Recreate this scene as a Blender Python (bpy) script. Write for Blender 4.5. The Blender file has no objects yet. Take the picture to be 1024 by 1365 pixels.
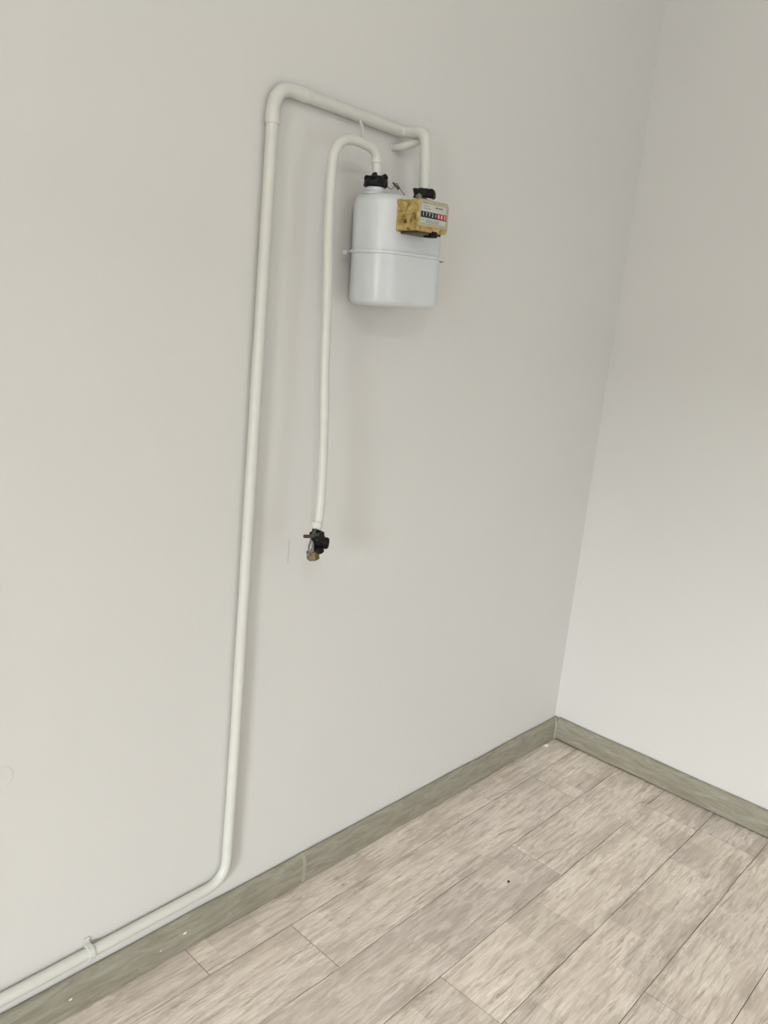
import bpy, bmesh, math, random
from mathutils import Vector, Matrix, noise as mnoise
random.seed(7)
SC = bpy.context.scene
COL = SC.collection

# ------------------------------------------------------------------ camera
cam = bpy.data.cameras.new('camera')
cam.sensor_fit = 'VERTICAL'
cam.sensor_height = 36.0
cam.lens = 1045.32 * 36.0 / 1365.0
cam.clip_start = 0.01
cam_o = bpy.data.objects.new('camera', cam)
COL.objects.link(cam_o)
R_ = ((0.6834, -0.093153, 0.724077), (-0.723771, -0.216195, 0.655298), (0.095499, -0.971896, -0.215168))
M = Matrix.Identity(4)
for i in range(3):
    M[i][0] = R_[i][0]; M[i][1] = -R_[i][1]; M[i][2] = -R_[i][2]
M.translation = (-2.68633, -1.39675, 1.5)
cam_o.matrix_world = M
SC.camera = cam_o

# ------------------------------------------------------------------ world, lights, exposure
w = bpy.data.worlds.new('world'); SC.world = w; w.use_nodes = True
bg = w.node_tree.nodes['Background']
bg.inputs[0].default_value = (0.80, 0.90, 1.0, 1); bg.inputs[1].default_value = 1.0
SC.view_settings.view_transform = 'Standard'
SC.view_settings.look = 'None'
SC.view_settings.gamma = 1.0
SC.view_settings.use_curve_mapping = False
SC.view_settings.exposure = 0.0

def area(name, loc, target, sx, sy, power, color):
    l = bpy.data.lights.new(name, 'AREA'); l.shape = 'RECTANGLE'; l.size = sx; l.size_y = sy
    l.energy = power; l.color = color
    o = bpy.data.objects.new(name, l); COL.objects.link(o); o.location = loc
    d = Vector(target) - Vector(loc)
    o.rotation_euler = d.to_track_quat('-Z', 'Y').to_euler()
    return o
DAY_BACK = 87.0
DAY_FRONT = 16.5
SKY_BACK = 2600.0
BULB = 150.0
BULB_WATT = 37.0
# daylight through the two glazed openings of the room, both behind the viewpoint
area('daylight_back', (-8.12, -3.55, 1.25), (0.0, -0.9, 2.8), 1.5, 2.1, DAY_BACK, (0.95, 0.98, 1.0))
area('daylight_front', (-1.3, -4.72, 1.25), (-0.4, 0.0, 1.6), 1.9, 2.1, DAY_FRONT, (0.95, 0.98, 1.0))
area('sky_back', (-13.5, -5.4, 3.6), (0.0, -0.6, 0.6), 3.6, 1.75, SKY_BACK, (0.95, 0.98, 1.0))

# ------------------------------------------------------------------ node helpers
def lin(c):
    c = c / 255.0
    return c / 12.92 if c <= 0.04045 else ((c + 0.055) / 1.055) ** 2.4
def rgb(r, g, b): return (lin(r), lin(g), lin(b), 1)
def mat(name, color, rough=0.5, metal=0.0, spec=0.5):
    m = bpy.data.materials.new(name); m.use_nodes = True
    p = m.node_tree.nodes['Principled BSDF']
    p.inputs['Base Color'].default_value = color
    p.inputs['Roughness'].default_value = rough
    p.inputs['Metallic'].default_value = metal
    p.inputs['Specular IOR Level'].default_value = spec
    return m
def N(m, t, **kw):
    n = m.node_tree.nodes.new(t)
    for k, v in kw.items(): setattr(n, k, v)
    return n
def L(m, a, b): m.node_tree.links.new(a, b)
def P(m): return m.node_tree.nodes['Principled BSDF']
def ramp(m, fac, stops):
    r = N(m, 'ShaderNodeValToRGB'); e = r.color_ramp.elements
    e[0].position, e[0].color = stops[0]; e[1].position, e[1].color = stops[-1]
    for p_, c_ in stops[1:-1]:
        q = e.new(p_); q.color = c_
    L(m, fac, r.inputs[0]); return r.outputs[0]
def noise(m, vec, scale, detail=3, rough=.5, dist=0.0):
    n = N(m, 'ShaderNodeTexNoise'); n.inputs['Scale'].default_value = scale
    n.inputs['Detail'].default_value = detail; n.inputs['Roughness'].default_value = rough
    n.inputs['Distortion'].default_value = dist
    L(m, vec, n.inputs['Vector']); return n.outputs['Fac']
def mix(m, fac, a, b, bt='MIX'):
    n = N(m, 'ShaderNodeMix', data_type='RGBA', blend_type=bt)
    for s, v in ((0, fac), (6, a), (7, b)):
        if hasattr(v, 'links'): L(m, v, n.inputs[s])
        else: n.inputs[s].default_value = v
    return n.outputs[2]
def mapping(m, vec, scale):
    n = N(m, 'ShaderNodeMapping'); n.inputs['Scale'].default_value = scale
    L(m, vec, n.inputs['Vector']); return n.outputs[0]
def math_(m, op, a, b=0.0):
    n = N(m, 'ShaderNodeMath', operation=op)
    for s, v in ((0, a), (1, b)):
        if hasattr(v, 'links'): L(m, v, n.inputs[s])
        else: n.inputs[s].default_value = v
    return n.outputs[0]
def bump(m, h, strength, dist=0.002):
    b = N(m, 'ShaderNodeBump'); b.inputs['Strength'].default_value = strength
    b.inputs['Distance'].default_value = dist
    L(m, h, b.inputs['Height']); L(m, b.outputs[0], P(m).inputs['Normal'])

# ------------------------------------------------------------------ materials
def m_wall():
    m = mat('wall_paint', rgb(208, 207, 203), .6, 0, .3)
    g = N(m, 'ShaderNodeNewGeometry').outputs['Position']
    big = noise(m, g, 1.3, 2); fine = noise(m, g, 60, 4)
    L(m, mix(m, big, rgb(205, 204, 200), rgb(212, 211, 207)), P(m).inputs['Base Color'])
    roll = noise(m, mapping(m, g, (4, 4, 1.2)), 3, 3)
    h = math_(m, 'ADD', math_(m, 'MULTIPLY', fine, .12), math_(m, 'MULTIPLY', roll, 3.0))
    bump(m, h, .14, .004)
    return m
def m_floor():
    m = mat('printed_wood', rgb(180, 172, 162), .42, 0, .35)
    tc = N(m, 'ShaderNodeTexCoord'); oi = N(m, 'ShaderNodeObjectInfo')
    osep = N(m, 'ShaderNodeSeparateColor'); L(m, oi.outputs['Color'], osep.inputs[0])
    off = N(m, 'ShaderNodeCombineXYZ'); L(m, math_(m, 'MULTIPLY', osep.outputs[0], 43.0), off.inputs[0])
    L(m, math_(m, 'MULTIPLY', osep.outputs[0], 17.0), off.inputs[2])
    add = N(m, 'ShaderNodeVectorMath', operation='ADD'); L(m, tc.outputs['Object'], add.inputs[0]); L(m, off.outputs[0], add.inputs[1])
    v = add.outputs[0]
    grain = noise(m, mapping(m, v, (4.0, 40, 1)), 2.4, 9, .72, .7)
    fine = noise(m, mapping(m, v, (14, 150, 1)), 2.5, 5, .65)
    # cathedral figure
    sw = mapping(m, v, (1.6, 9.0, 1)); fig = noise(m, sw, 1.3, 2, .45, .4)
    rings = math_(m, 'SINE', math_(m, 'MULTIPLY', fig, 34.0))
    patch = noise(m, mapping(m, v, (5, 11, 1)), 1.0, 3, .6)
    base = ramp(m, grain, [(.32, rgb(142, 130, 118)), (.43, rgb(203, 191, 179)), (.53, rgb(229, 219, 208)), (.70, rgb(246, 239, 231))])
    c = mix(m, math_(m, 'MULTIPLY', ramp(m, fine, [(.38, (0, 0, 0, 1)), (.68, (1, 1, 1, 1))]), .42), base, rgb(180, 167, 154))
    rf = math_(m, 'MULTIPLY', math_(m, 'MULTIPLY', math_(m, 'GREATER_THAN', patch, .52), math_(m, 'MAXIMUM', rings, 0.0)), .42)
    c = mix(m, rf, c, rgb(176, 163, 149))
    pk = N(m, 'ShaderNodeMapRange'); L(m, patch, pk.inputs[0]); pk.inputs[1].default_value = .35; pk.inputs[2].default_value = .7
    c = mix(m, math_(m, 'MULTIPLY', pk.outputs[0], .55), c, rgb(200, 187, 174))
    # cross blocks of random tone, about 13 cm long, each half a plank wide
    sep = N(m, 'ShaderNodeSeparateXYZ'); L(m, v, sep.inputs[0])
    wob = math_(m, 'MULTIPLY', noise(m, v, 5, 2), .02)
    cx = math_(m, 'FLOOR', math_(m, 'DIVIDE', math_(m, 'ADD', sep.outputs[0], wob), .135))
    cy = math_(m, 'FLOOR', math_(m, 'DIVIDE', math_(m, 'ADD', sep.outputs[1], math_(m, 'MULTIPLY', wob, .5)), .095))
    cv = N(m, 'ShaderNodeCombineXYZ'); L(m, cx, cv.inputs[0]); L(m, cy, cv.inputs[1]); L(m, off.outputs[0], cv.inputs[2])
    wn = N(m, 'ShaderNodeTexWhiteNoise', noise_dimensions='3D'); L(m, cv.outputs[0], wn.inputs['Vector'])
    lift = math_(m, 'ADD', math_(m, 'MULTIPLY', wn.outputs['Value'], .17), .985)
    lc = N(m, 'ShaderNodeCombineColor')
    for k in range(3): L(m, lift, lc.inputs[k])
    c = mix(m, 1.0, c, lc.outputs[0], 'MULTIPLY')
    tone = ramp(m, osep.outputs[0], [(0, (.93, .93, .94, 1)), (1, (1.04, 1.03, 1.01, 1))])
    c = mix(m, 1.0, c, tone, 'MULTIPLY')
    so = N(m, 'ShaderNodeSeparateXYZ'); L(m, tc.outputs['Object'], so.inputs[0])
    ed = N(m, 'ShaderNodeMapRange'); L(m, math_(m, 'ABSOLUTE', so.outputs[1]), ed.inputs[0]); ed.inputs[1].default_value = .050; ed.inputs[2].default_value = .092
    en = N(m, 'ShaderNodeMapRange'); L(m, noise(m, mapping(m, v, (4.5, 10, 1)), 1.3, 4, .6), en.inputs[0]); en.inputs[1].default_value = .42; en.inputs[2].default_value = .66
    c = mix(m, math_(m, 'MULTIPLY', math_(m, 'MULTIPLY', ed.outputs[0], en.outputs[0]), .62), c, rgb(146, 133, 120))
    L(m, c, P(m).inputs['Base Color'])
    bump(m, math_(m, 'ADD', grain, math_(m, 'MULTIPLY', fine, .5)), .10, .001)
    return m
def m_skirt():
    m = mat('grey_green_board', rgb(158, 156, 142), .5, 0, .35)
    g = N(m, 'ShaderNodeNewGeometry').outputs['Position']
    n1 = noise(m, mapping(m, g, (5, 5, 40)), 2.0, 6, .65, .8)
    n2 = noise(m, mapping(m, g, (12, 12, 14)), 1.6, 3, .5, 1.5)
    c = ramp(m, n1, [(.3, rgb(126, 120, 105)), (.5, rgb(143, 139, 124)), (.72, rgb(160, 158, 145))])
    k = N(m, 'ShaderNodeMapRange'); L(m, n2, k.inputs[0]); k.inputs[1].default_value = .58; k.inputs[2].default_value = .72
    c = mix(m, math_(m, 'MULTIPLY', k.outputs[0], .45), c, rgb(128, 128, 110))
    L(m, c, P(m).inputs['Base Color']); bump(m, n1, .15, .001)
    return m
def m_pipe():
    m = mat('white_pipe_paint', rgb(228, 227, 218), .35, 0, .5)
    g = N(m, 'ShaderNodeNewGeometry').outputs['Position']
    n1 = noise(m, g, 45, 3)
    L(m, mix(m, n1, rgb(198, 198, 190), rgb(207, 207, 200)), P(m).inputs['Base Color'])
    bump(m, n1, .25, .002); return m
def m_meter():
    m = mat('meter_enamel', rgb(233, 236, 237), .3, 0, .5)
    g = N(m, 'ShaderNodeTexCoord').outputs['Object']
    n1 = noise(m, g, 14, 4)
    L(m, mix(m, n1, rgb(197, 201, 201), rgb(207, 211, 213)), P(m).inputs['Base Color'])
    bump(m, n1, .12, .003); return m
def m_yellow():
    m = mat('aged_yellow_plastic', rgb(196, 170, 96), .35, 0, .5)
    g = N(m, 'ShaderNodeTexCoord').outputs['Object']
    n1 = noise(m, g, 55, 4, .6, .8)
    L(m, ramp(m, n1, [(.34, rgb(112, 84, 28)), (.47, rgb(164, 140, 76)), (.68, rgb(194, 174, 118))]), P(m).inputs['Base Color'])
    return m
def m_noisy(name, a, b, scale, rough, metal=0.0, spec=.5):
    m = mat(name, a, rough, metal, spec)
    g = N(m, 'ShaderNodeTexCoord').outputs['Object']
    n1 = noise(m, g, scale, 4, .6)
    L(m, mix(m, n1, a, b), P(m).inputs['Base Color']); bump(m, n1, .4, .001); return m
WALL = m_wall(); FLOOR = m_floor(); SKIRT = m_skirt(); PIPE = m_pipe(); METER = m_meter(); YELLOW = m_yellow()
SKIRT_CAP = m_noisy('board_joint_plastic', rgb(146, 144, 130), rgb(160, 158, 146), 30, .4)
SUB = mat('floor_underlay', rgb(112, 102, 92), .9)
CEIL = mat('ceiling_paint', rgb(236, 235, 230), .8)
BLACK = m_noisy('black_tar_wrap', rgb(5, 5, 5), rgb(16, 16, 15), 90, .42, 0, .2)
BLACKP = m_noisy('black_plastic', rgb(8, 8, 7), rgb(17, 16, 14), 60, .42, 0, .2)
BROWN = m_noisy('dark_brown_plastic', rgb(60, 44, 28), rgb(92, 70, 42), 60, .5)
BRASS = m_noisy('dull_brass', rgb(66, 57, 34), rgb(126, 112, 78), 110, .4, .6)
STEEL = m_noisy('grey_steel', rgb(110, 108, 106), rgb(146, 144, 146), 60, .4, .5)
DARKM = m_noisy('dark_metal', rgb(52, 54, 46), rgb(84, 84, 74), 60, .45, .4)
SEALM = m_noisy('grey_green_lead', rgb(96, 108, 98), rgb(130, 140, 130), 80, .5, .3)
PLATE = m_noisy('faded_face_plate', rgb(156, 148, 124), rgb(174, 167, 146), 40, .4)
LABEL = m_noisy('pale_dial_label', rgb(178, 178, 168), rgb(190, 190, 182), 60, .4)
INK = mat('grey_ink', rgb(120, 116, 108), .6)
INKG = mat('green_grey_ink', rgb(122, 146, 138), .6)
DRUMB = mat('black_drum', rgb(18, 22, 26), .4)
DRUMR = mat('red_drum', rgb(176, 44, 48), .4)
DIGIT = mat('white_digit', rgb(232, 232, 232), .5)
CRUMBD = mat('dark_crumb', rgb(40, 34, 28), .8)
PLASTER = m_noisy('white_plaster', rgb(214, 208, 198), rgb(228, 224, 216), 80, .8)
FRAME = mat('window_frame_white', rgb(232, 232, 230), .4)

# ------------------------------------------------------------------ mesh helpers
def obj(name, bm, m, parent=None, smooth=True, angle=40):
    me = bpy.data.meshes.new(name)
    bmesh.ops.recalc_face_normals(bm, faces=bm.faces[:])
    if smooth:
        for f in bm.faces: f.smooth = True
        for e in bm.edges:
            if len(e.link_faces) == 2 and e.calc_face_angle(0) > math.radians(angle): e.smooth = False
    bm.to_mesh(me); bm.free()
    me.materials.append(m)
    o = bpy.data.objects.new(name, me); COL.objects.link(o)
    if parent: o.parent = parent
    return o
def thing(name, label, cat, loc=(0, 0, 0), rot=(0, 0, 0), group=None):
    o = bpy.data.objects.new(name, None); COL.objects.link(o)
    o.location = loc; o.rotation_euler = rot; o['label'] = label; o['category'] = cat
    o.empty_display_size = .05
    if group: o['group'] = group
    return o
def struct(o, label=None):
    o['kind'] = 'structure'
    if label: o['label'] = label
    return o
def box(bm, lo, hi, bev=0.0, seg=2):
    r = bmesh.ops.create_cube(bm, size=1.0)
    lo = Vector(lo); hi = Vector(hi)
    for v in r['verts']:
        v.co = Vector([lo[k] + (v.co[k] + .5) * (hi[k] - lo[k]) for k in range(3)])
    if bev:
        es = set(e for v in r['verts'] for e in v.link_edges)
        bmesh.ops.bevel(bm, geom=list(es), offset=bev, segments=seg, affect='EDGES', profile=.5)
    return bm
def boxes(*bs):
    bm = bmesh.new()
    for b in bs: box(bm, *b)
    return bm
def ring_tube(bm, pts, rads, seg=16, cap=True):
    pts = [Vector(p) for p in pts]; n = len(pts)
    tan = []
    for i in range(n):
        a = pts[max(i - 1, 0)]; b = pts[min(i + 1, n - 1)]
        tan.append((b - a).normalized())
    t0 = tan[0]; up = Vector((0, 0, 1)) if abs(t0.z) < .9 else Vector((0, 1, 0))
    nrm = (up - t0 * up.dot(t0)).normalized()
    rings = []
    for i in range(n):
        if i:
            q = tan[i - 1].rotation_difference(tan[i]); nrm = q @ nrm
            nrm = (nrm - tan[i] * nrm.dot(tan[i])).normalized()
        bn = tan[i].cross(nrm); r = rads[i] if hasattr(rads, '__len__') else rads
        rings.append([bm.verts.new(pts[i] + (nrm * math.cos(2 * math.pi * k / seg) + bn * math.sin(2 * math.pi * k / seg)) * r) for k in range(seg)])
    for i in range(n - 1):
        for k in range(seg):
            bm.faces.new((rings[i][k], rings[i][(k + 1) % seg], rings[i + 1][(k + 1) % seg], rings[i + 1][k]))
    if cap:
        bm.faces.new(rings[0][::-1]); bm.faces.new(rings[-1])
    return bm
def fillet(pts, rad, seg=8):
    """corner points -> polyline with rounded bends; rad may be a list per inner corner"""
    pts = [Vector(p) for p in pts]; out = [pts[0]]
    for i in range(1, len(pts) - 1):
        r = rad[i - 1] if hasattr(rad, '__len__') else rad
        a = (pts[i - 1] - pts[i]).normalized(); b = (pts[i + 1] - pts[i]).normalized()
        p0 = pts[i] + a * r; p1 = pts[i] + b * r
        for k in range(seg + 1):
            t = k / seg
            out.append(p0 * (1 - t) ** 2 + pts[i] * 2 * t * (1 - t) + p1 * t * t)
    out.append(pts[-1]); return out
def resample(pts, step):
    out = [Vector(pts[0])]
    for a, b in zip(pts[:-1], pts[1:]):
        a = Vector(a); b = Vector(b); n = max(1, int((b - a).length / step))
        for k in range(1, n + 1): out.append(a.lerp(b, k / n))
    return out
def catmull(pts, sub=6):
    pts = [Vector(p) for p in pts]; out = []
    q = [pts[0] * 2 - pts[1]] + pts + [pts[-1] * 2 - pts[-2]]
    for i in range(1, len(q) - 2):
        for k in range(sub):
            t = k / sub; a, b, c, d = q[i - 1], q[i], q[i + 1], q[i + 2]
            out.append(.5 * ((2 * b) + (c - a) * t + (2 * a - 5 * b + 4 * c - d) * t * t + (3 * b - a - 3 * c + d) * t ** 3))
    out.append(pts[-1]); return out
def wob(pts, base, amp, scale=12):
    return [base * (1 + amp * mnoise.noise(Vector(p) * scale)) for p in pts]
def rrect(hx, hy, r, seg=8):
    o = []
    for cx, cy, a0 in ((hx - r, hy - r, 0), (-hx + r, hy - r, 90), (-hx + r, -hy + r, 180), (hx - r, -hy + r, 270)):
        for k in range(seg + 1):
            a = math.radians(a0 + 90 * k / seg); o.append((cx + r * math.cos(a), cy + r * math.sin(a)))
    return o
def loft(bm, sections):
    rings = [[bm.verts.new(p) for p in s] for s in sections]
    n = len(rings[0])
    for i in range(len(rings) - 1):
        for k in range(n): bm.faces.new((rings[i][k], rings[i][(k + 1) % n], rings[i + 1][(k + 1) % n], rings[i + 1][k]))
    bm.faces.new(rings[0][::-1]); bm.faces.new(rings[-1]); return bm
def prism(bm, c, axis, r, h, n, bev=0.0, twist=0.0):
    """n-sided prism centred at c along axis"""
    c = Vector(c); ax = Vector(axis).normalized(); up = Vector((0, 0, 1)) if abs(ax.z) < .9 else Vector((1, 0, 0))
    u = (up - ax * up.dot(ax)).normalized(); v = ax.cross(u)
    prof = [(-h / 2, r - bev), (-h / 2 + bev, r), (h / 2 - bev, r), (h / 2, r - bev)] if bev else [(-h / 2, r), (h / 2, r)]
    loft(bm, [[c + ax * d + (u * math.cos(2 * math.pi * k / n + twist) + v * math.sin(2 * math.pi * k / n + twist)) * q for k in range(n)] for d, q in prof])
    return bm
def blob(bm, c, r, seed=0, sub=2, amp=.35, squash=(1, 1, 1)):
    x = bmesh.ops.create_icosphere(bm, subdivisions=sub, radius=1.0)
    for v in x['verts']:
        k = 1 + amp * mnoise.noise(v.co * 1.7 + Vector((seed * 3.1, seed, 0)))
        v.co = Vector((v.co.x * squash[0], v.co.y * squash[1], v.co.z * squash[2])) * r * k + Vector(c)
    return bm

# ------------------------------------------------------------------ room shell
X0, Y0, ZC = -8.0, -4.6, 3.2
def slab(name, bs, m): return struct(obj(name, boxes(*bs), m, smooth=False))
fl = slab('floor', [((X0, Y0, -.12), (0, 0, -.0035))], SUB)
fl['label'] = 'floor of pale grey-beige printed wood planks'
wl = slab('wall_left', [((X0 - .15, 0, -.12), (.15, .15, ZC + .1))], WALL)
wr = slab('wall_right', [((0, Y0 - .15, -.12), (.15, 0, ZC + .1))], WALL)
BY0, BY1 = -4.4, -2.7
slab('wall_back', [((X0 - .15, Y0, -.12), (X0, BY0, ZC + .1)), ((X0 - .15, BY1, -.12), (X0, 0, ZC + .1)),
                   ((X0 - .15, BY0, 2.3), (X0, BY1, ZC + .1)), ((X0 - .15, BY0, -.12), (X0, BY1, .02))], WALL)
DX0, DX1, DZ = -2.3, -.3, 2.3
slab('wall_front', [((X0, Y0 - .15, -.12), (DX0, Y0, ZC + .1)), ((DX1, Y0 - .15, -.12), (0, Y0, ZC + .1)),
                    ((DX0, Y0 - .15, DZ), (DX1, Y0, ZC + .1)), ((DX0, Y0 - .15, -.12), (DX1, Y0, .02))], WALL)
slab('ceiling', [((X0, Y0, ZC), (0, 0, ZC + .1))], CEIL)
slab('trim_2', [((X0 - .09, BY0, .02), (X0 - .03, BY0 + .05, 2.3)), ((X0 - .09, BY1 - .05, .02), (X0 - .03, BY1, 2.3)),
                ((X0 - .09, BY0 + .05, 2.25), (X0 - .03, BY1 - .05, 2.3)), ((X0 - .09, BY0 + .05, .02), (X0 - .03, BY1 - .05, .07))], FRAME)
slab('trim_1', [((DX0, Y0 - .09, .02), (DX0 + .05, Y0 - .03, DZ)), ((DX1 - .05, Y0 - .09, .02), (DX1, Y0 - .03, DZ)),
                ((DX0 + .05, Y0 - .09, DZ - .05), (DX1 - .05, Y0 - .03, DZ)), ((DX0 + .05, Y0 - .09, .02), (DX1 - .05, Y0 - .03, .07))], FRAME)

# small marks on the left wall
o = obj('filled_patch', prism(bmesh.new(), (-2.152, .0004, .617), (0, 1, 0), .024, .003, 40, .0012), WALL, wl)
o = obj('scratch', boxes(((-1.4750, -.0003, .945), (-1.4715, .0005, 1.005))), mat('grey_scuff', rgb(190, 188, 182), .7), wl, False)
bm = bmesh.new()
ring_tube(bm, [(-1.1225, .0008, 2.066), (-1.121, .0006, 2.055), (-1.119, .0006, 2.03), (-1.118, .0006, 2.0)], [.001, .003, .0035, .003], 8)
obj('plaster_ridge', bm, WALL, wl)

# ------------------------------------------------------------------ floor planks
PITCH = .183
seams = [-.022, -.123, -.305, -.486, -.667, -.852, -1.038]
while seams[-1] > Y0 + .02: seams.append(max(seams[-1] - PITCH, Y0))
known = {0: -1.729, 1: -1.480, 2: -.738, 3: -1.312, 4: -1.30, 5: -.961, 6: -1.55}
def seam_y(j, x):
    a = 0 if j == 0 else (.0042 if j < 4 else .0026)
    return seams[j] + a * mnoise.noise(Vector((x * 5.5, j * 7.3, 2.1))) + .5 * a * mnoise.noise(Vector((x * 14, j * 3.3, 5)))
LEN = 1.142
for j in range(len(seams) - 1):
    x = known.get(j, -random.uniform(.2, 1.3))
    cuts = [x]
    while cuts[-1] + LEN < -.03: cuts.append(cuts[-1] + LEN)
    while cuts[0] > X0 + LEN: cuts.insert(0, cuts[0] - LEN)
    cuts = [X0] + [q for q in cuts if q > X0 + .03 and q < -.03] + [-.012]
    for a, b in zip(cuts[:-1], cuts[1:]):
        bm = bmesh.new(); n = 10; g = .0010
        cx, cy = (a + b) / 2, (seams[j] + seams[j + 1]) / 2
        T = []; 
        for k in range(n + 1):
            xx = a + g + (b - a - 2 * g) * k / n
            y1 = seam_y(j, xx) - g; y2 = seam_y(j + 1, xx) + g
            if j == 0: y1 = -.006
            T.append([bm.verts.new((xx - cx, yy - cy, zz)) for yy, zz in ((y1, -.0045), (y1, -.0003), (y2, -.0003), (y2, -.0045))])
        for k in range(n):
            for q in range(3): bm.faces.new((T[k][q], T[k + 1][q], T[k + 1][q + 1], T[k][q + 1]))
        bm.faces.new(T[0]); bm.faces.new(T[-1][::-1])
        o = obj('plank', bm, FLOOR, fl, False); o.location = (cx, cy, 0)
        o.color = (random.Random(j * 31 + round(-a * 20)).random(), 0, 0, 1)

# white paint drops stuck to the floor
for x, y, r in ((-1.385, -.065, .0045), (-1.315, -.048, .005), (-1.30, -.085, .0035), (-1.375, -.155, .004), (-1.44, -.055, .003)):
    bm = blob(bmesh.new(), (0, 0, 0), r, seed=x * 50, sub=1, squash=(1.6, .9, .22))
    o = obj('paint_drop', bm, PLASTER, fl); o.location = (x, y, .0003)

# ------------------------------------------------------------------ skirting boards
PROF = [(.010, 0.0), (.0215, 0.0), (.022, .004), (.022, .058), (.0205, .066), (.017, .074), (.012, .081), (.008, .0845), (.005, .0845), (.004, .082), (.004, .01)]
def board(axis, a, b, lift, name, parent):
    bm = bmesh.new(); secs = []
    n = max(2, int(abs(b - a) / .06))
    for k in range(n + 1):
        s = a + (b - a) * k / n
        dz = lift + .0034 * mnoise.noise(Vector((s * 5, 1.7 * axis, 0)))
        secs.append([(s, -d, z + dz) if axis == 0 else (-d, s, z + dz) for d, z in PROF])
    loft(bm, secs); return obj(name, bm, SKIRT, parent, angle=50)
bl = struct(thing('baseboard_left', 'grey-green skirting board along the wall with the meter', 'x'))
br = struct(thing('baseboard_right', 'grey-green skirting board along the bare right wall', 'x'))
for q in (bl, br): del q['category']
JX = -1.352
board(0, X0, JX - .001, .0022, 'skirting_board', bl)
board(0, JX + .001, -.024, .0022, 'skirting_board', bl)
board(1, Y0, -.024, .0060, 'skirting_board', br)
def band(parent, name, a, b, lift, grow):
    bm = bmesh.new()
    loft(bm, [[(s, -(d + grow if d > .006 else d - .001), z * (1 + grow * 11) + lift) for d, z in PROF] for s in (a, b)])
    return obj(name, bm, SKIRT_CAP, parent, angle=50)
band(bl, 'joint_cover', JX - .006, JX + .006, .0016, .0010)
# inner corner piece with a small rounded head
bm = bmesh.new()
loft(bm, [[(-.004, -.004, z), (-.004, -r, z), (-.018 - .003, -r, z), (-r, -.018 - .003, z), (-r, -.004, z)] for z, r in ((.004, .0275), (.060, .0275), (.070, .026), (.079, .021), (.086, .014), (.088, .009))])
obj('corner_cover', bm, SKIRT_CAP, bl)
for x, z, r in ((-2.02, .045, .0035), (-1.735, .052, .004), (-1.80, .04, .002)):
    o = obj('paint_drop', blob(bmesh.new(), (0, 0, 0), r, seed=x * 9, sub=1, squash=(1.3, .35, .8)), PLASTER, bl); o.location = (x, -.0222, z)

# ------------------------------------------------------------------ main gas pipe: low run, riser, top run, outlet drop
PR = .0128
yw = -.0165
gp = thing('gas_pipe', 'long white-painted gas pipe running low along the wall, then up and over to the meter', 'pipe', (-1.62, yw, .14))
def rel(o, pts): return [Vector(p) - Vector(o.location) for p in pts]
zt = 1.978
low = fillet([(-3.2, yw, .118), (-1.99, yw, .1345), (-1.618, yw, .141), (-1.6135, yw, .5), (-1.6135, yw, zt - .045)], [.06, .062, .08], 10)
low = resample(low, .03)
obj('riser', ring_tube(bmesh.new(), rel(gp, low), wob(low, PR, .035), 18), PIPE, gp)
elb = fillet([(-1.6135, yw, zt - .075), (-1.6135, yw, zt), (-1.528, yw, zt)], .055, 12)
obj('elbow', ring_tube(bmesh.new(), rel(gp, elb), [PR + .0010 + .0008 * (i in (0, 1, len(elb) - 2, len(elb) - 1)) for i in range(len(elb))], 18), PIPE, gp)
for c, ax in (((-1.6135, yw, zt - .066), (0, 0, 1)), ((-1.530, yw, zt), (1, 0, 0))):
    obj('coupling', prism(bmesh.new(), Vector(c) - Vector(gp.location), ax, PR + .0024, .022 if ax[2] else .014, 20, .002), PIPE, gp)
xe = -1.2225
top = fillet([(-1.533, yw, zt), (xe, yw, zt + .002), (xe, -.087, zt - .004), (-1.2085, -.087, 1.846)], [.024, .026], 8)
top = resample(top, .03)
obj('top_run', ring_tube(bmesh.new(), rel(gp, top), wob(top, PR + .0006, .03), 18), PIPE, gp)
# wall clips of the pipe
def wall_clip(c, axis, parent, rad):
    c = Vector(c); bm = bmesh.new()
    a = Vector((0, 0, 1)) if axis == 'x' else Vector((1, 0, 0)); along = Vector((1, 0, 0)) if axis == 'x' else Vector((0, 0, 1))
    out = Vector((0, -1, 0)); R = rad + .0024; secs = []
    for hw in (-.006, .006):
        s = []
        arc = [(math.cos(t), math.sin(t)) for t in [math.pi * k / 10 for k in range(11)]]
        outer = [(R + .012, -rad - .002), (R + .012, -rad + .0005), (R, -rad + .0005)] + [(R * x, R * y) for x, y in arc] + [(-R, -rad + .0005), (-R - .012, -rad + .0005), (-R - .012, -rad - .002)]
        secs.append([c + along * hw + a * u + out * v for u, v in outer])
    loft(bm, secs); return obj('wall_clip', bm, PIPE, parent)
for c in ((-1.975, yw, .135),):
    wall_clip(Vector(c) - Vector(gp.location), 'x', gp, PR + .0006)

# hook holding the right end of the top run
hk = thing('pipe_hook', 'white-painted wall hook under the right end of the upper pipe', 'hook', (-1.238, 0, 1.945))
hp = catmull([(-1.240, .004, 1.944), (-1.236, -.012, 1.944), (-1.222, -.036, 1.951), (-1.206, -.050, 1.962), (-1.199, -.047, 1.976), (-1.198, -.040, 1.990)], 5)
obj('hook_rod', ring_tube(bmesh.new(), rel(hk, hp), [.0060 + .0035 * min(1, i / 8) - .003 * max(0, (i - 20) / 6) for i in range(len(hp))], 12), PIPE, hk)
obj('wall_plug', prism(bmesh.new(), (-.002, -.0015, -.001), (0, 1, 0), .009, .005, 14, .001), PIPE, hk)

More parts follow.
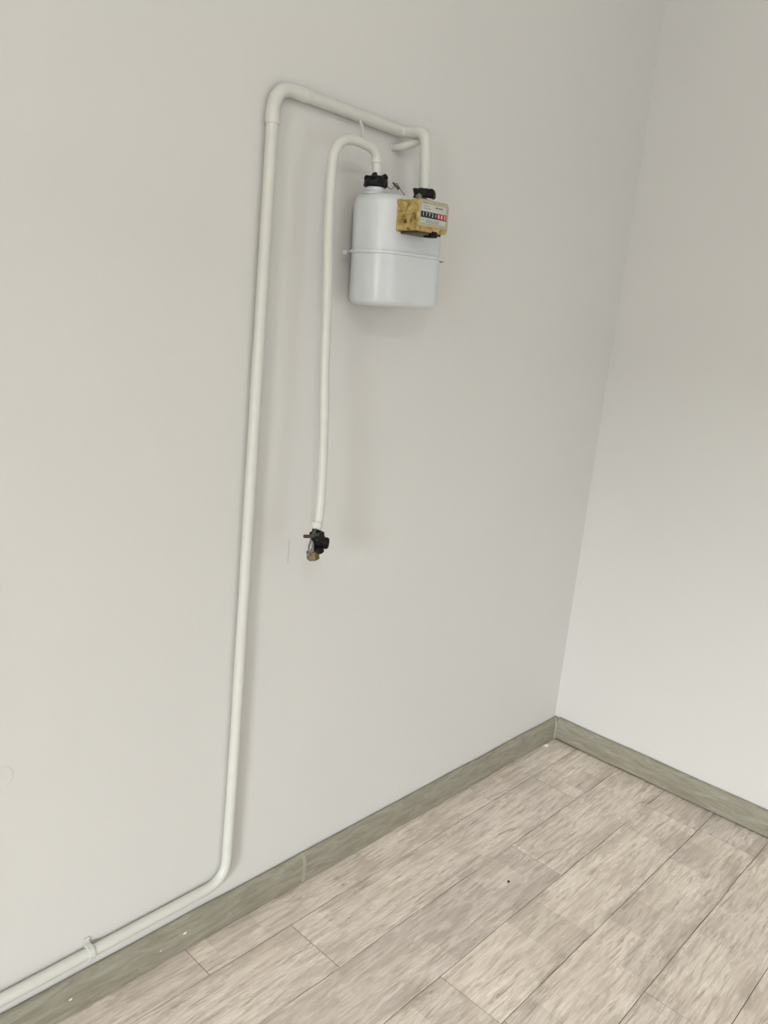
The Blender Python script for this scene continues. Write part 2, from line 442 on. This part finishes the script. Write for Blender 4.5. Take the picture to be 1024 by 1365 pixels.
# ------------------------------------------------------------------ drop hose from the meter to the valve
YH = -.090
dh = thing('gas_drop_pipe', 'thinner white-painted gas pipe bending off the meter and dropping to the small valve', 'pipe', (-1.47, YH, 1.05))
hpts = [(-1.473, 1.052), (-1.4655, 1.085), (-1.466, 1.168), (-1.4745, 1.307), (-1.486, 1.44), (-1.4935, 1.569), (-1.506, 1.722), (-1.5085, 1.835), (-1.503, 1.872), (-1.484, 1.8945), (-1.456, 1.902), (-1.424, 1.9025), (-1.396, 1.899), (-1.381, 1.886), (-1.377, 1.868), (-1.373, 1.846)]
# the hose leans away from the wall towards its lower end
def lean(x, z):
    k = max(0.0, min(1.0, (1.84 - z) / .80))
    f = (1.39675 - .09 - .045 * k) / (1.39675 - .09)
    return (-2.68633 + (x + 2.68633) * f, YH - .045 * k, 1.5 + (z - 1.5) * f)
VO = Vector(lean(-1.473, 1.03)) - Vector((-1.473, YH, 1.03))
hc = catmull([lean(x, z) for x, z in hpts], 6)
obj('hose', ring_tube(bmesh.new(), rel(dh, hc), wob(hc, .0108, .10, 20), 16), PIPE, dh)
obj('coupling', prism(bmesh.new(), Vector(lean(-1.4715, 1.062)) - Vector(dh.location), (.1, 0, 1), .0132, .016, 16, .002), PIPE, dh)
obj('coupling', prism(bmesh.new(), Vector((-1.3785, YH, 1.878)) - Vector(dh.location), (-.15, 0, 1), .0128, .012, 16, .002), PIPE, dh)
tie = [(-1.374, yw - .006, zt - .010), (-1.390, yw - .032, 1.944), (-1.408, yw - .055, 1.921), (-1.424, YH + .002, 1.903)]
obj('hanger_tie', ring_tube(bmesh.new(), rel(dh, catmull(tie, 4)), .0034, 8), PIPE, dh)

# ------------------------------------------------------------------ gas meter
gm = thing('gas_meter', 'white enamelled gas meter hanging from two pipes on the left wall', 'meter', (-1.2755, -.085, 1.574), (0, -.045, 0))
HX, HY, RR = .1165, .065, .056
def shell(zs):
    bm = bmesh.new()
    loft(bm, [[(x, y, z) for x, y in rrect(HX - i, HY - i, max(RR - i, .01), 10)] for z, i in zs]); return bm
obj('lower_shell', shell([(0, .020), (.0012, .012), (.004, .006), (.009, .002), (.015, 0), (.1145, .0004)]), METER, gm)
obj('upper_shell', shell([(.1205, .0004), (.216, 0), (.225, .0013), (.233, .005), (.2385, .011), (.2415, .019), (.2425, .028)]), METER, gm)
fo = rrect(HX + .0038, HY + .0038, RR + .0038, 10)
obj('seam_flange', loft(bmesh.new(), [[(x * k, y * k, z) for x, y in fo] for z, k in ((.1140, .985), (.1146, 1), (.1204, 1), (.121, .985))]), METER, gm)
bm = boxes(((-.116, .047, .1150), (-.085, .060, .1185), .001), ((-.1175, .047, .110), (-.115, .060, .1185), .0008))
obj('lug', bm, METER, gm)
bm = boxes(((.108, -.044, .1150), (.126, -.024, .1185), .001), ((.123, -.044, .1120), (.1265, -.024, .1185), .001))
obj('lug', bm, METER, gm)
for sx in (-1, 1):
    cx = sx * .0835
    bs = obj('boss', loft(bmesh.new(), [[(cx + r * math.cos(2 * math.pi * k / 24), r * math.sin(2 * math.pi * k / 24), z) for k in range(24)] for z, r in ((.239, .0235), (.243, .0228), (.2455, .0195), (.248, .0185), (.251, .0195), (.254, .0195))]), METER, gm)
    bm = prism(bmesh.new(), (cx, 0, .2645), (0, 0, 1), .0262, .0215, 10, .003, .3 * sx)
    bmesh.ops.subdivide_edges(bm, edges=bm.edges[:], cuts=2, use_grid_fill=True)
    for v in bm.verts:
        nn = mnoise.noise(v.co * 90 + Vector((sx * 5, 0, 0))); d = Vector((v.co.x - cx, v.co.y, 0)); v.co += d * (.20 * nn); v.co.z += .0035 * nn * (v.co.z > .268)
    nut = obj('coupling_nut', bm, BLACK, gm); nut['label'] = 'black coupling nut wrapped in lumpy sealant'
    if sx < 0:
        bm = bmesh.new()
        for q in range(3):
            a = -.8 + q * 1.7
            blob(bm, (cx + .016 * math.cos(a), -.012 + .006 * math.sin(a), .275), .0075, q + 4, 2, .4)
        obj('sealant_lump', bm, BLACK, nut)
        wire = catmull([(cx + .022, -.010, .262), (cx + .034, -.018, .255), (cx + .044, -.022, .268), (cx + .052, -.026, .258), (cx + .064, -.03, .246), (cx + .070, -.032, .238)], 4)
        obj('sealing_wire', ring_tube(bmesh.new(), wire, .0008, 6), DARKM, gm)
        obj('wire_tag', ring_tube(bmesh.new(), [(cx + .036, -.018, .269), (cx + .050, -.025, .257)], [.0018, .0034], 8), DARKM, gm)
        obj('lead_seal', blob(bmesh.new(), (cx + .071, -.032, .2365), .0042, 3, 2, .3), DARKM, gm)
    else:
        obj('lead_seal', blob(bmesh.new(), (cx - .043, -.020, .2515), .0072, 8, 2, .35), SEALM, gm)
        bm = bmesh.new(); blob(bm, (cx - .026, -.024, .2465), .0065, 2, 2, .35); blob(bm, (cx - .033, -.02, .2505), .0045, 5, 2, .35)
        obj('sealant_lump', bm, BROWN, gm)

# index box on the upper front
bx0, bx1, bz0, bz1 = -.0735, .0265, .164, .2275      # local x, z
yb, yf = -.062, -.124
ib = obj('index_box', bmesh.new(), YELLOW, gm)
me = ib.data; bm = bmesh.new()
ring = lambda y, g, c: [(x, y, z) for x, z in ((bx0 - g + c, bz0 - g), (bx1 + g - c * 2.2, bz0 - g), (bx1 + g, bz0 - g + c * 2.2), (bx1 + g, bz1 + g - c * 2), (bx1 + g - c * 2, bz1 + g), (bx0 - g + c, bz1 + g), (bx0 - g, bz1 + g - c), (bx0 - g, bz0 - g + c))]
loft(bm, [ring(yb + .004, .002, .003), ring(yb - .006, .002, .003), ring(yb - .007, 0, .003), ring(yf + .006, 0, .003), ring(yf + .005, .0012, .003), ring(yf + .001, .0012, .003), ring(yf, -.0005, .004)])
bmesh.ops.recalc_face_normals(bm, faces=bm.faces[:]); bm.to_mesh(me); bm.free()
ib['label'] = 'yellowed plastic counter box'
def pring(y, g): return [(x, y, z) for x, z in ((bx0 + g, bz0 + .0095 + g), (bx1 - g, bz0 + .0095 + g), (bx1 - g, bz1 - .007), (bx1 - .007, bz1 - g), (bx0 + .002 + g, bz1 - g), (bx0 + g, bz1 - .002 - g))]
fp = obj('face_plate', loft(bmesh.new(), [pring(yf - .0001, .0004), pring(yf - .0012, .0004), pring(yf - .0018, .0022)]), PLATE, ib, angle=25)
obj('dial_label', boxes(((bx0 + .007, yf - .0024, bz0 + .017), (bx1 - .010, yf - .0016, bz1 - .008))), LABEL, ib, False)
cz0, cz1 = bz0 + .0285, bz0 + .0388
cw = (.083) / 8
cx0 = bx0 + .007
obj('counter_bezel', boxes(((cx0 - .0008, yf - .0030, cz0 - .0010), (cx0 + 8 * cw + .0008, yf - .0022, cz1 + .0010))), DRUMB, ib, False)
def text_mesh(s, size):
    cu = bpy.data.curves.new('t', 'FONT'); cu.body = s; cu.size = size; cu.align_x = 'CENTER'; cu.align_y = 'CENTER'; cu.extrude = .0001; cu.resolution_u = 2
    to = bpy.data.objects.new('t', cu); COL.objects.link(to)
    bpy.context.view_layer.update()
    me_ = bpy.data.meshes.new_from_object(to.evaluated_get(bpy.context.evaluated_depsgraph_get()))
    bpy.data.objects.remove(to); bpy.data.curves.remove(cu); return me_
for k, ch in enumerate('17721082'):
    red = k >= 5
    a = cx0 + k * cw
    obj('counter_drum', boxes(((a + .0004, yf - .0035, cz0), (a + cw - .0004, yf - .0028, cz1))), DRUMR if red else DRUMB, ib, False)
    me_ = text_mesh(ch, .0105); me_.materials.clear(); me_.materials.append(DIGIT)
    d = bpy.data.objects.new('counter_digit', me_); COL.objects.link(d); d.parent = ib
    d.location = (a + cw / 2, yf - .0036, (cz0 + cz1) / 2); d.rotation_euler = (math.pi / 2, 0, 0)
# faded printing: grey strips where the small lettering has worn past reading
bm = bmesh.new()
for a, b, z in ((.052, .061, .0505), (.062, .068, .0505), (.069, .0775, .0505), (.012, .030, .051), (.012, .036, .0462), (.012, .026, .0565)):
    box(bm, (bx0 + a, yf - .0027, bz0 + z - (.0016 if a > .05 else .0006)), (bx0 + b, yf - .0023, bz0 + z + (.0016 if a > .05 else .0006)))
obj('faded_print', bm, INK, ib, False)
bm = bmesh.new()
for a, b, z in ((.022, .046, .0228), (.049, .068, .0228), (.011, .016, .0232), (.022, .066, .0190)):
    box(bm, (bx0 + a, yf - .0027, bz0 + z - .0010), (bx0 + b, yf - .0023, bz0 + z + .0010))
obj('faded_print', bm, INKG, ib, False)
obj('side_catch', boxes(((bx1 + .0005, yf + .004, bz0 + .022), (bx1 + .0045, yf + .018, bz0 + .040), .0012)), YELLOW, ib)
obj('gap_block', boxes(((bx0 + .012, yf + .006, bz0 - .0058), (bx1 - .012, yb - .002, bz0 + .001), .0015)), BROWN, ib)  # dark brown block stands in for the dark gap under the box
obj('pulse_port', boxes(((bx0 + .048, yf - .001, bz0 - .0105), (bx0 + .068, yf + .024, bz0 + .0025), .002)), BLACKP, ib)
obj('screw', prism(bmesh.new(), (bx0 - .0015, yf + .036, bz0 + .018), (1, 0, 0), .004, .003, 12, .0006), BROWN, ib)
obj('side_rib', boxes(((bx0 - .002, yf + .012, bz0 + .0325), (bx0 + .001, yb - .004, bz0 + .0355), .0006)), YELLOW, ib)

# ------------------------------------------------------------------ valve at the end of the drop pipe
gv = thing('gas_valve', 'small black and brass gas valve at the lower end of the drop pipe', 'valve', (-1.473, YH, .98))
VLOC = Vector(gv.location)
def vr(p): return Vector(p) - VLOC
bm = prism(bmesh.new(), vr((-1.4715, YH, 1.047)), (.1, 0, 1), .0095, .018, 14, .001)
obj('neck', bm, BLACKP, gv)
bm = prism(bmesh.new(), vr((-1.468, YH, 1.0375)), (-.12, 0, 1), .0168, .014, 6, .002, .3)
obj('lock_nut', bm, BLACKP, gv)
bm = blob(bmesh.new(), vr((-1.464, YH, 1.0245)), .0172, 3, 3, .15, (1, 1, 1.05))
obj('valve_body', bm, BLACKP, gv)
bm = prism(bmesh.new(), vr((-1.451, YH - .010, 1.0185)), (.75, -.6, -.1), .0135, .018, 18, .003)
obj('knob', bm, BLACKP, gv)
bm = prism(bmesh.new(), vr((-1.464, YH - .006, 1.004)), (-.15, 0, 1), .0118, .017, 14, .003)
obj('lower_stub', bm, BLACKP, gv)
bm = ring_tube(bmesh.new(), rel(gv, [(-1.476, YH + .004, 1.026), (-1.483, YH, 1.014), (-1.4815, YH, 1.000)]), [.005, .007, .0078], 14)
obj('steel_tail', bm, STEEL, gv)
bm = prism(bmesh.new(), vr((-1.4755, YH, .9905)), (-.12, .1, 1), .0145, .0215, 6, .002, .15)
nut = obj('brass_nut', bm, BRASS, gv, angle=25); nut['label'] = 'dull brass hexagonal end nut'
bm = ring_tube(bmesh.new(), rel(gv, catmull([(-1.472, YH - .010, 1.041), (-1.484, YH - .012, 1.0425), (-1.4935, YH - .012, 1.040), (-1.5165, YH - .012, 1.0425)], 4)), [.0042] * 13, 8)
lv = obj('lever', bm, DARKM, gv)
obj('lever_tab', ring_tube(bmesh.new(), rel(gv, [(-1.4935, YH - .012, 1.038), (-1.489, YH - .012, 1.048), (-1.483, YH - .012, 1.0555)]), [.0036, .0034, .0026], 8), DARKM, lv)
bm = ring_tube(bmesh.new(), rel(gv, catmull([(-1.485, YH - .008, 1.016), (-1.4965, YH - .012, 1.004), (-1.5045, YH - .012, .9965), (-1.501, YH - .012, .991), (-1.490, YH - .010, .997)], 4)), .0011, 6)
obj('sealing_wire', bm, STEEL, gv)

gv.location = VLOC + VO

# ------------------------------------------------------------------ crumbs on the floor
o = obj('floor_crumb', blob(bmesh.new(), (0, 0, 0), .0042, 5, 2, .5, (1, .8, .7)), CRUMBD)
o.location = (-.891, -.399, .0024); o['label'] = 'tiny dark crumb alone on the pale planks'; o['category'] = 'crumb'
o = obj('plaster_crumb', blob(bmesh.new(), (0, 0, 0), .0085, 9, 2, .5, (1.5, .8, .6)), PLASTER)
o.location = (-.098, -.034, .004); o['label'] = 'pale plaster crumb lying against the left skirting near the corner'; o['category'] = 'crumb'

# ------------------------------------------------------------------ bare pendant bulb behind the camera that throws the soft meter shadow
pl = thing('pendant_lamp', 'bare bulb on a cord hanging from the ceiling behind the viewpoint', 'lamp', (-3.55, -2.65, ZC))
obj('ceiling_cup', prism(bmesh.new(), (0, 0, -.02), (0, 0, 1), .045, .04, 24, .006), FRAME, pl)
obj('cord', ring_tube(bmesh.new(), [(0, 0, -.03), (0, 0, -.20)], .003, 8), FRAME, pl)
obj('socket', prism(bmesh.new(), (0, 0, -.225), (0, 0, 1), .02, .06, 20, .004), FRAME, pl)
bulbm = bpy.data.materials.new('bulb_glow'); bulbm.use_nodes = True
nt = bulbm.node_tree; nt.nodes.remove(nt.nodes['Principled BSDF'])
em = nt.nodes.new('ShaderNodeEmission'); em.inputs[0].default_value = (1, .97, .93, 1); em.inputs[1].default_value = BULB
nt.links.new(em.outputs[0], nt.nodes['Material Output'].inputs[0])
bm = bmesh.new()
loft(bm, [[(r * math.cos(2 * math.pi * k / 20), r * math.sin(2 * math.pi * k / 20), z) for k in range(20)] for z, r in ((-.350, .008), (-.345, .024), (-.330, .037), (-.310, .040), (-.287, .034), (-.268, .022), (-.256, .016))])
obj('bulb', bm, bulbm, pl)
bl_l = bpy.data.lights.new('bulb_light', 'POINT'); bl_l.energy = BULB_WATT; bl_l.color = (1.0, .97, .93); bl_l.shadow_soft_size = .03
bl_o = bpy.data.objects.new('bulb_light', bl_l); COL.objects.link(bl_o); bl_o.parent = pl; bl_o.location = (0, 0, -.40)
